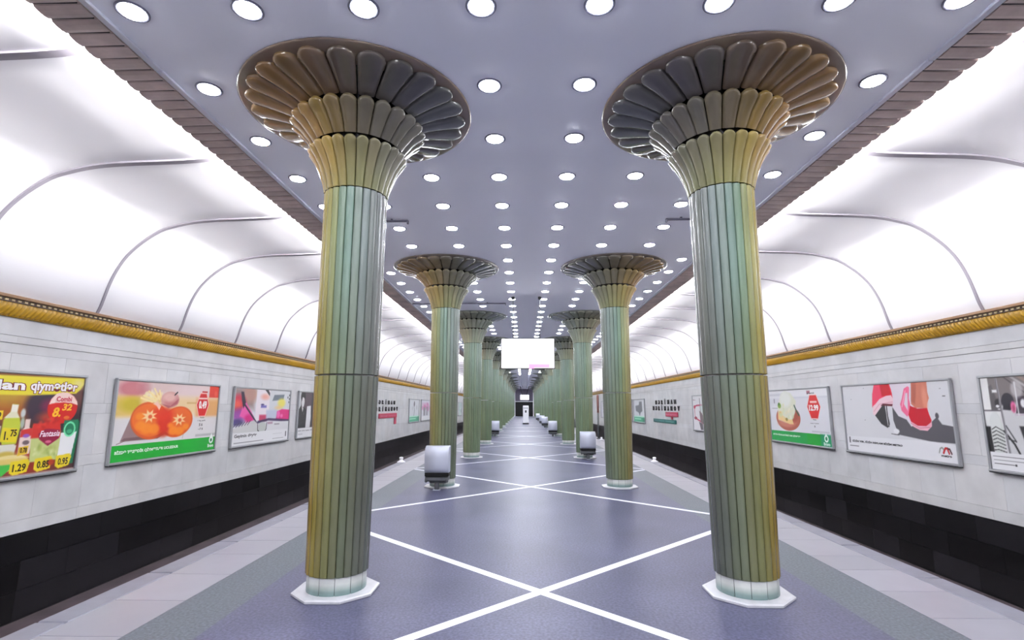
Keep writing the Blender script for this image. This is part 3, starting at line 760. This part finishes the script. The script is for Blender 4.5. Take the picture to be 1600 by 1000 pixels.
a.rect(0,3,0,.31,(14,166,44),.004); a.text('BİZDƏ TƏZƏDİR QİYMƏTLƏR UCUZDUR',.13,.155,1.62,.075,(240,250,240),.002,.05)
a.ell(2.83,.25,.075,.075,(245,250,245),.006); a.poly([(2.76,.27),(2.90,.27),(2.83,.39)],(245,250,245),.006); a.ell(2.83,.245,.035,.035,(14,110,60),.006); a.text('Bravo',2.72,.095,.21,.07,(245,250,245),.002,.04)
poster(-1, 8.6, a, 'poster of a halved orange tomato above a green band, left of the nearest left column')
# --- bright handbag poster
a = Art(bg=(222,222,228))
a.rect(0,.95,.9,1.42,(150,132,130),.2); a.ell(.75,1.25,.35,.2,(186,140,124),.15,.9); a.rect(1.05,1.75,.6,1.42,(238,228,234),.03); a.ell(1.5,1.2,.2,.07,(240,160,140),.08,.8); a.rect(1.75,3,.85,1.42,(216,218,222),.03)
a.poly([(1.4,1.42),(1.74,1.22),(1.74,1.3),(1.6,1.42)],(46,36,46),.01); a.poly([(1.9,1.10),(2.55,1.14),(2.6,1.28),(2.0,1.26)],(110,122,134),.03)
a.ell(.22,1.02,.34,.22,(206,38,70),.12,.95); a.ell(.15,.98,.2,.12,(230,90,70),.1,.9); a.ell(.3,.76,.40,.15,(150,60,160),.12,.9); a.poly([(.3,.72),(.5,1.1),(.85,.82),(1.05,.6),(.7,.62)],(232,90,170),.04); a.ell(.75,.66,.2,.1,(214,20,120),.08,.9)
a.poly([(.3,1.3),(.42,1.3),(.55,1.05),(.45,.9),(.36,1.1)],(40,26,50),.03); a.line([(.5,1.0),(.9,.72),(1.2,.5),(1.25,.36)],.05,(44,30,60),.02); a.ell(.2,.58,.3,.08,(60,50,110),.06,.9)
a.poly([(0,.36),(0,.42),(1.0,.62),(1.25,.5),(1.3,.3),(.5,.3)],(210,210,208),.03); 
for i in range(6): a.line([(.05+i*.13,.46+i*.01),(.18+i*.13,.55+i*.012)],.022,(60,54,70),.01,.9)
a.ell(2.45,1.05,.22,.12,(240,226,90),.08,.9); a.ell(2.3,.92,.2,.05,(246,206,130),.06,.8); a.poly([(2.15,.60),(2.2,.82),(2.5,.88),(3,.86),(3,.58),(2.5,.56)],(220,18,120),.03); a.ell(2.3,.74,.1,.1,(246,120,190),.05,.8); a.ell(2.5,.7,.08,.05,(250,150,200),.04,.7)
a.rect(1.25,1.65,.58,.74,(200,40,90),.05,.9); a.rect(1.6,2.2,.64,.86,(190,200,222),.06,.8); a.rect(1.3,1.6,.92,.98,(90,80,180),.03,.8); a.ell(1.38,1.0,.08,.02,(60,50,120),.02)
a.line([(1.2,.56),(1.75,.62),(3,.56)],.06,(50,30,76),.03,.95); a.ell(1.45,.42,.24,.14,(196,200,196),.04); a.line([(1.2,.5),(1.22,.36),(1.35,.3)],.03,(40,36,44)); a.line([(1.68,.54),(1.66,.38),(1.6,.32)],.03,(40,36,44)); a.line([(1.9,.5),(1.92,.36)],.04,(40,36,44))
a.rect(1.75,3,.3,.55,(222,222,224),.02); a.rect(2.1,2.4,.47,.5,(120,110,120),.02,.7); a.rect(1.72,2.0,.5,.55,(150,90,120),.03,.6)
for (u, v) in ((2.80,1.18),(2.9,1.24),(2.9,1.14),(2.88,1.05)): a.rect(u, u+.05, v, v+.05, (60,60,66), .02)
a.rect(0,3,0,.33,(232,232,234),.004); a.text('Geyimin dəyər',.14,.20,1.05,.10,(60,56,60),.002,.03); a.rect(.14,1.55,.095,.11,(110,108,112)); a.rect(2.05,2.7,.10,.112,(120,118,122)); a.rect(2.05,2.6,.23,.24,(190,190,194)); a.rect(2.80,2.86,.13,.27,(90,88,92),.01)
poster(-1, 12.2, a, 'poster of bright pink and violet shapes on white, third along the left wall')
# --- monochrome portrait poster
a = Art(bg=(232,232,234))
a.rect(.08,3,.31,1.38,(92,74,84),.01); a.rect(.06,.2,.31,1.38,(206,206,210),.02); a.ell(.34,1.25,.17,.16,(20,18,22),.03); a.ell(.34,1.1,.11,.17,(222,220,222),.02); a.poly([(.2,1.36),(.5,1.36),(.46,1.2),(.3,1.24),(.24,1.1)],(20,18,22),.02)
a.poly([(.05,.31),(.06,.85),(.22,1.0),(.3,.84),(.42,.94),(.6,.86),(.7,.6),(.72,.31)],(34,32,36),.02); a.poly([(.26,.96),(.38,.9),(.42,.98),(.34,.78)],(216,214,216),.02); a.scribble(.12,.62,.4,.85,[(90,88,92),(60,58,62)],14,.01,.04,.8,5)
a.poly([(.62,.31),(.66,.96),(.95,.98),(1.0,.6),(.95,.31)],(226,226,228),.02); a.ell(.98,.6,.06,.1,(240,240,240),.03); a.rect(1.0,3,.31,1.38,(50,44,50),.1); a.ell(1.8,.9,.3,.4,(190,188,190),.1); a.scribble(1.1,2.9,.35,1.2,[(210,210,212),(30,28,30),(120,116,120)],30,.05,.16,.9,8)
a.rect(0,3,0,.31,(234,234,236),.004); a.text('Hər kəs üçün rahatlıq və məkan',.12,.20,1.9,.05,(50,48,50),.002,.02); a.text('daha yaxın',.12,.11,.3,.04,(90,88,90),.002,.01)
poster(-1, 15.75, a, 'black and white portrait poster just left of the nearest left column')
# --- monochrome carriage poster (near right)
a = Art(bg=(216,214,216))
a.rect(0,3,1.0,1.42,(120,112,112),.06); a.rect(.02,.17,.90,1.42,(232,232,230),.01)
for i in range(14): a.line([(.35+i*.1,1.45),(.9+i*.18,1.02)],.02+.01*(i%3),[(60,54,56),(190,186,186),(150,130,120)][i%3],.01,.8)
a.poly([(.17,1.25),(.22,1.28),(.27,1.1),(.28,.90),(.17,.90)],(90,86,88),.02); a.rect(.22,.30,1.16,1.2,(240,240,240),.02); a.ell(.3,1.0,.06,.07,(40,36,42),.02); a.ell(.28,.96,.03,.02,(240,240,240),.01)
a.rect(.33,3,.29,.95,(206,206,208),.02); a.ell(.455,1.03,.10,.12,(46,44,52),.012); a.poly([(.37,.97),(.36,.91),(.48,.90),(.54,1.0)],(40,38,46),.02); a.ell(.53,.95,.04,.08,(226,110,160),.02); a.ell(.535,.93,.02,.05,(180,80,110),.015)
a.poly([(.56,.86),(.62,1.1),(3,1.15),(3,.84)],(56,46,58),.01); a.ell(.69,1.0,.04,.06,(230,228,230),.02); a.line([(.55,.84),(3,.82)],.03,(200,190,200)); a.scribble(.8,2.9,.88,1.1,[(220,218,220),(40,36,40),(150,146,150)],30,.03,.09,.9,6)
a.ell(.62,1.2,.09,.12,(190,186,188),.04,.8); a.line([(.60,1.3),(.60,.84)],.02,(226,226,228))
a.rect(.03,.30,.66,.88,(226,228,226),.01); a.rect(.03,.12,.29,.66,(24,24,26),.02); a.ell(.22,.55,.11,.32,(206,210,206),.02); a.ell(.2,.72,.09,.14,(216,220,218),.02)
for i in range(7): a.line([(.13,.62-i*.05),(.2,.66-i*.055),(.32,.60-i*.05)],.013,(30,30,32),.008)
a.line([(.33,.60),(.47,.42),(.53,.29)],.03,(24,24,26),.01); a.line([(.37,.68),(.5,.46)],.02,(60,60,64),.01); a.line([(.36,.5),(.5,.46)],.015,(40,40,42),.01); a.poly([(.58,.68),(.70,.68),(.72,.35),(.64,.42)],(40,38,42),.02); a.poly([(.70,.75),(1.4,.8),(1.5,.29),(.72,.29)],(190,188,190),.02); a.scribble(1.5,2.9,.3,.85,[(60,56,60),(220,218,220),(140,136,140)],30,.05,.15,.9,3)
a.rect(.01,.33,.885,.905,(84,80,84),.006); a.line([(.305,1.45),(.335,.9),(.375,.29)],.035,(150,148,152),.008); a.line([(.298,1.45),(.328,.9),(.368,.29)],.01,(90,88,92),.006)
a.rect(0,3,0,.29,(230,230,232),.004); a.rect(.08,2.6,.225,.236,(110,108,112)); a.rect(.09,2.7,.172,.18,(120,118,122)); a.rect(.09,.42,.118,.132,(50,48,52)); a.ell(.44,.125,.018,.016,(50,48,52),.006)
poster(1, 8.3, a, 'black and white carriage interior poster, nearest on the right wall')
# --- shoes poster
a = Art(bg=(216,216,220))
a.ell(1.9,1.2,.5,.5,(230,216,228),.3,.8); a.rect(0,.9,.3,1.42,(218,218,222),.2,.6)
a.poly([(1.12,1.44),(1.52,1.44),(1.58,1.28),(1.60,1.12),(1.56,.98),(1.3,1.0),(1.05,.86),(.98,.95),(1.02,1.2)],(238,70,104),.012); a.poly([(1.26,1.44),(1.50,1.44),(1.58,1.2),(1.58,1.14),(1.42,1.14),(1.3,1.16)],(206,6,36),.04)
a.poly([(1.0,.96),(.98,.80),(1.04,.78),(1.18,.9),(1.32,.99),(1.58,.98),(1.61,1.1),(1.56,1.17),(1.42,1.16),(1.22,1.10),(1.08,1.0)],(240,206,214),.012); a.line([(1.02,.86),(1.2,1.0),(1.58,1.04)],.02,(220,160,176),.012,.8); a.poly([(1.24,.97),(1.56,.95),(1.58,1.0),(1.3,1.01)],(100,10,36),.012)
a.poly([(1.04,.78),(1.28,.97),(1.44,.97),(1.44,.62),(1.37,.55),(1.2,.62)],(60,58,62),.01)
a.poly([(1.49,.93),(1.55,.96),(1.70,.78),(1.9,.72),(2.0,.60),(2.5,.70),(2.62,.78),(2.72,.66),(2.97,.63),(2.97,.36),(2.45,.36),(1.62,.44),(1.53,.50)],(84,82,88),.012)
a.poly([(1.36,.97),(1.56,.96),(1.55,.7),(1.60,.56),(1.66,.50),(1.64,.45),(1.5,.44),(1.42,.5),(1.46,.6)],(218,218,222),.01); a.line([(1.40,.96),(1.41,.58)],.025,(24,22,26),.008); a.line([(1.37,.96),(1.39,.6)],.014,(236,236,238),.006); a.ell(1.60,.50,.08,.045,(232,232,236),.015); a.line([(1.46,.445),(1.66,.43)],.012,(40,38,42),.01)
a.poly([(2.13,1.44),(2.49,1.44),(2.48,1.2),(2.50,1.1),(2.44,1.0),(2.43,.93),(2.15,.93),(2.06,1.0),(2.09,1.2)],(204,120,96),.012); a.poly([(2.13,1.44),(2.25,1.44),(2.2,1.15),(2.15,1.0),(2.07,1.05),(2.1,1.2)],(176,92,74),.04,.9); a.ell(2.4,1.1,.06,.2,(226,150,124),.05,.8)
a.poly([(1.95,1.02),(2.06,.96),(2.2,.92),(2.43,.93),(2.46,.82),(2.50,.72),(2.42,.62),(2.2,.60),(2.02,.66),(1.96,.8)],(196,6,36),.012); a.poly([(1.93,.78),(1.98,.70),(2.16,.62),(2.36,.62),(2.50,.70),(2.49,.62),(2.38,.54),(2.2,.545),(2.05,.6)],(244,186,200),.012); a.line([(2.0,.66),(2.2,.58),(2.44,.60)],.012,(196,110,130),.01)
a.poly([(1.78,1.0),(1.84,1.1),(1.92,1.28),(2.02,1.32),(2.06,1.3),(2.02,1.1),(2.04,1.0),(1.97,.82),(1.93,.77),(1.80,.88)],(240,110,150),.012); a.poly([(1.88,1.0),(1.95,1.2),(2.0,1.2),(1.98,1.02),(1.96,.88)],(226,216,226),.015); a.line([(1.82,.95),(1.95,1.24)],.02,(250,170,196),.01)
a.ell(2.63,.80,.04,.05,(70,68,74),.015); a.rect(2.80,2.86,1.12,1.135,(40,40,44),.01); a.rect(2.82,2.88,1.38,1.395,(60,60,64),.01)
for (u, v) in ((.75,1.32),(.3,1.1),(.7,.68),(2.75,1.25)): a.rect(u, u+.03, v, v+.01, (120,118,122), .01)
a.poly([(0,.0),(3,.0),(3,.33),(2.4,.365),(0,.335)],(228,228,232),.006); a.rect(.12,.16,.2,.32,(90,88,92),.015); a.text('SİZİN YER, SİZİN REKLAM BİZİM METRO',.22,.215,1.5,.055,(30,28,30),.002,.05); a.rect(.12,.42,.135,.147,(90,88,92),.006)
a.line([(2.58,.19),(2.61,.26),(2.65,.28),(2.68,.25),(2.69,.2)],.025,(150,156,150)); a.line([(2.67,.19),(2.72,.27),(2.76,.27),(2.79,.19)],.035,(190,30,34)); a.line([(2.77,.27),(2.81,.26),(2.84,.19)],.03,(80,20,24)); a.text('metro',2.62,.125,.22,.04,(30,28,30),.002,.04)
poster(1, 11.83, a, 'poster of two feet in pink heeled shoes on the right wall')
# --- food on a plate poster
a = Art(bg=(226,226,232))
a.rect(0,3,1.18,1.42,(236,236,240),.05); a.rect(1.3,3,1.17,1.2,(200,202,212),.04,.7); a.rect(0,.9,1.24,1.3,(186,186,194),.06,.7); a.rect(0,.9,1.0,1.2,(214,214,222),.1,.6)
a.ell(1.02,.66,.64,.33,(176,92,72),.012); a.ell(1.02,.69,.56,.27,(196,112,90),.05,.9); a.ell(1.3,.72,.3,.16,(164,70,50),.08,.8); a.ell(.9,.5,.4,.08,(206,130,110),.06,.7)
a.poly([(.5,.60),(.5,.95),(.6,1.1),(.75,1.3),(.95,1.36),(1.25,1.3),(1.5,1.1),(1.42,.8),(1.2,.56),(.9,.54)],(226,228,206),.05); a.ell(.95,1.15,.3,.2,(236,238,232),.1,.9); a.poly([(.48,.62),(.5,.78),(.75,.72),(1.0,.62),(1.25,.62),(1.3,.5),(1.1,.5)],(240,206,140),.02)
a.ell(.6,.98,.09,.07,(120,160,50),.03); a.ell(.58,1.02,.05,.04,(60,110,30),.02); a.ell(.62,.78,.1,.05,(232,190,110),.04); a.ell(.95,.62,.06,.04,(150,130,40),.03); a.line([(1.4,.98),(1.5,.84),(1.6,.74)],.05,(36,84,60),.02); a.scribble(.6,1.3,.65,1.0,[(236,226,180),(210,220,170),(246,240,216)],20,.03,.08,.7,4)
a.rect(.3,.36,1.05,1.16,(130,130,140),.03,.8); a.rect(.18,.5,.9,.915,(150,150,156),.01)
a.hexa(2.32,.95,.31,.30,(250,214,210)); a.hexa(2.32,.95,.285,.275,(214,28,30)); a.rect(2.17,2.47,1.04,1.09,(250,200,196),.012); a.text('12.99',2.32,.85,.42,.15,(255,250,246),.002,.05,align='c')
a.rect(2.05,2.2,1.27,1.34,(150,70,90),.03,.8); a.text('yeni',2.05,1.25,.34,.05,(60,50,60),.002,.03)
a.text('Pizza',2.32,.63,.14,.03,(50,46,50),.002,.02,align='c'); a.text('toyuq və pendir',2.3,.54,.38,.03,(50,46,50),.002,.02,align='c'); a.text('1',2.3,.46,.03,.045,(50,46,50),.002,.03,align='c'); a.rect(2.15,2.9,.34,.38,(170,170,176),.02,.5)
a.rect(0,2.62,0,.31,(14,160,70),.004); a.rect(1.9,2.6,0,.31,(8,160,30),.01,.7); a.rect(2.5,3,0,.31,(20,150,100),.05)
a.text('BÜTÜN PİZZALAR İNDİ YARI QİYMƏTƏ',.13,.175,1.45,.06,(240,250,240),.002,.05)
a.ell(2.74,.22,.085,.085,(235,250,240),.006); a.poly([(2.67,.24),(2.81,.24),(2.74,.35)],(235,250,240),.006); a.ell(2.74,.22,.045,.045,(14,130,80),.006); a.text('Bravo',2.62,.06,.26,.075,(225,245,235),.002,.04)
poster(1, 15.33, a, 'poster of pizza on a plate with a red price hexagon and green band')
# --- white poster with red bent lines
a = Art(bg=(234,232,236))
a.text('Metro',.1,1.2,.32,.05,(170,120,140),.002,.03); a.line([(1.2,1.02),(2.0,1.04),(3,1.04)],.05,(120,30,60),.01); a.line([(2.0,1.04),(.5,1.0),(.24,.95),(.26,.6),(.3,.5),(.7,.42),(1.2,.32)],.06,(190,24,84),.01)
a.ell(.25,.94,.12,.07,(190,14,70),.01); a.ell(.34,.5,.18,.06,(150,10,54),.01)
a.line([(.9,1.26),(.95,.75),(1.0,.45)],.07,(110,96,106),.02); a.line([(1.35,1.2),(1.4,.9),(1.5,.75)],.08,(90,60,76),.02); a.poly([(.8,.8),(1.1,.7),(1.3,.5),(1.2,.3),(.9,.36)],(110,90,96),.03); a.poly([(.7,.36),(1.15,.3),(1.2,.06),(.9,.05)],(96,88,96),.02)
a.poly([(1.7,.6),(2.1,.5),(2.2,.1),(1.9,.08)],(150,50,60),.03); a.poly([(1.3,.2),(1.7,.4),(1.6,.05),(1.3,.05)],(206,200,200),.03); a.ell(1.2,.9,.3,.2,(206,226,220),.1,.7); a.scribble(2.2,2.9,.2,1.2,[(190,24,84),(230,226,230),(120,96,106)],16,.05,.12,.8,2)
poster(1, 22.2, a, 'white poster with crimson bent lines just left of the nearest right column')
# --- far posters
def art_green(fig):
    a = Art(bg=(222,224,230), step=.03)
    if fig == 'stem': a.line([(1.3,1.1),(1.5,.7),(1.4,.4)],.09,(90,90,96),.03); a.ell(1.45,1.12,.16,.16,(70,70,76),.04); a.ell(.9,.85,.12,.12,(200,200,206),.05); a.ell(2.2,.9,.2,.15,(200,200,206),.05)
    else: a.poly([(.6,.7),(.5,1.0),(1.5,1.05),(1.6,1.25),(2.3,1.25),(2.4,.7),(1.9,.6),(1.7,.4),(1.4,.6)],(108,110,122),.06)
    a.rect(0,3,.26,.40,(190,238,216),.06); a.rect(0,3,0,.33,(44,178,128),.01); a.rect(.2,2.0,.2,.26,(170,236,206),.02); a.poly([(2.2,0),(2.9,0),(2.9,.33),(2.5,.33)],(28,146,108),.03)
    return a
poster(-1, 31.25, art_green('stem'), 'small poster with a green lower band right of the left wall lettering')
a = Art(bg=(226,226,236), W=3.6, step=.03); a.scribble(.3,3.3,.8,1.1,[(222,110,180),(196,70,150),(236,170,210)],26,.12,.25,.9,3); a.rect(.8,1.5,.36,.9,(136,134,142),.08); a.rect(1.9,2.3,.36,.95,(96,94,102),.06); a.ell(2.9,.7,.2,.3,(190,190,200),.1,.7); a.rect(0,3.6,0,.32,(238,238,242),.01)
poster(-1, 34.95, a, 'far poster of pink blossom shapes left of the second left column', W=3.6)
poster(1, 33.95, art_green('block'), 'poster with a grey block and green lower band right of the second right column')
a = Art(bg=(214,230,226), step=.03); a.scribble(.2,2.8,.5,1.3,[(190,214,212),(150,190,190)],16,.1,.25,.8,3); a.ell(2.4,.5,.2,.2,(60,80,80),.08); a.rect(0,3,0,.3,(216,234,226),.02)
poster(-1, 55.0, a, 'pale teal poster glimpsed between the second and third left columns')
a = Art(bg=(226,224,232), step=.03)
for v in (.5,.75,1.0,1.2): a.ell(1.6, v, .35, .1, (70,66,90), .05)
poster(1, 48.2, a, 'far white poster with a dark column of marks beside the edge post')
a = Art(bg=(196,170,160), step=.03)
a.rect(.2,2.8,.4,1.2,(150,110,100),.2)
poster(1, 37.5, a, 'brownish poster half hidden behind the second right column')

# ------------------------------------------------------------------ station name lettering and direction plates
def lettering(side, rows_, label):
    r = wall_root('station_lettering', side, rows_[0][1], 1.38)
    for body, ystart, w_, z0, hh in rows_:
        n = len(body); step = w_/n; u0 = (ystart-rows_[0][1])*(1 if side < 0 else -1)
        for i, ch in enumerate(body):
            V, F = text_mesh(ch, .01, 0, .02)
            xa = min(p[0] for p in V); xb = max(p[0] for p in V); ya = min(p[1] for p in V); yb = max(p[1] for p in V)
            lw = step*.46 if ch != 'İ' else step*.13; u0 = u0 + 0; hgt = hh*(1.28 if ch == 'İ' else 1)
            V = [(u0+i*step+(step*.16 if ch == 'İ' else 0)+(p[0]-xa)/(xb-xa)*lw, -.012-p[2]*.9, z0-1.38+(p[1]-ya)/(yb-ya)*hgt) for p in V]
            F = [f[::1] for f in F]
            mesh('letter', V, F, M_letter, r)
    tag(r, label, 'wall lettering')
lettering(-1, [('NƏRİMAN',24.12,4.0,1.71,.19),('NƏRİMANOV',23.6,5.15,1.38,.21)], 'two rows of tall dark capital letters on the left wall')
lettering(1, [('NƏRİMAN',28.45,4.1,1.72,.21),('NƏRİMANOV',29.05,5.2,1.41,.22)], 'two rows of tall dark capital letters on the right wall')
def plate(side, ya, yb, z0, z1, m_, text, label, stem=None):
    r = wall_root('direction_plate', side, ya if side < 0 else yb, z0); W = abs(yb-ya)
    b = MB(); b.bbox(0, W, -.035, .0, 0, z1-z0, .012); b.build('plate', m_, r)
    V, F = text_mesh(text, .02)
    xa = min(p[0] for p in V); xb = max(p[0] for p in V); y0 = min(p[1] for p in V); y1 = max(p[1] for p in V)
    mesh('lettering', [(W*.08+(p[0]-xa)/(xb-xa)*W*.84, -.037, (z1-z0)*.28+(p[1]-y0)/(y1-y0)*(z1-z0)*.42) for p in V], F, mat('plate_lettering', srgb(214,130,160) if m_ is M_red else srgb(120,170,166), .4), r)
    if stem:
        b = MB(); b.bbox(stem[0], stem[1], -.03, .0, stem[2], .0 if stem[2] < 0 else stem[2], .008); b.build('stem', m_, r)
    tag(r, label, 'wall sign')
plate(-1, 24.75, 28.25, 1.045, 1.275, M_red, 'Dərnəgül - İçərişəhər', 'long crimson plate with a hanging stem under the left wall lettering', (3.0,3.45,-.34))
plate(1, 24.42, 26.5, 1.13, 1.35, M_red, 'İçərişəhər', 'short crimson plate under the right wall lettering', (.95,1.2,-.13))
plate(1, 24.75, 28.95, .80, .99, M_teal, 'Həzi Aslanov - Dərnəgül', 'long dark teal plate lowest under the right wall lettering')

# ------------------------------------------------------------------ small things at the platform edges
def edge_marker(x, yv, lab, sc_=1):
    b = MB(); b.lathe([(.12,0),(.12,.02),(.06,.05),(.045,.09),(.06,.11),(.05,.15),(.0,.16)], 16)
    o = b.build('edge_marker', M_white, loc=(x, yv, 0)); o.scale = (sc_,)*3
    tag(o, lab, 'platform marker', 'white markers on the platform edges')
edge_marker(-3.70, 15.7, 'small white marker on the left platform edge before the second column')
edge_marker(3.70, 16.0, 'small white marker on the right platform edge behind the nearest column', .9)
edge_marker(3.66, 26.3, 'small white marker beside the brown-topped post at the platform edge', .9)
r = empty('edge_post', (3.66, 27.3, 0))
b = MB(); b.bbox(-.10, .10, -.10, .10, 0, .05, .01); b.lathe([(.05,.05),(.05,1.3)], 12); b.build('lower_pole', M_dgrey, r)
b = MB(); b.lathe([(.055,1.3),(.062,2.15),(.045,2.2)], 12); b.build('upper_pole', M_brownpost, r)
tag(r, 'tall slim post with a brown upper half at the right platform edge', 'post')
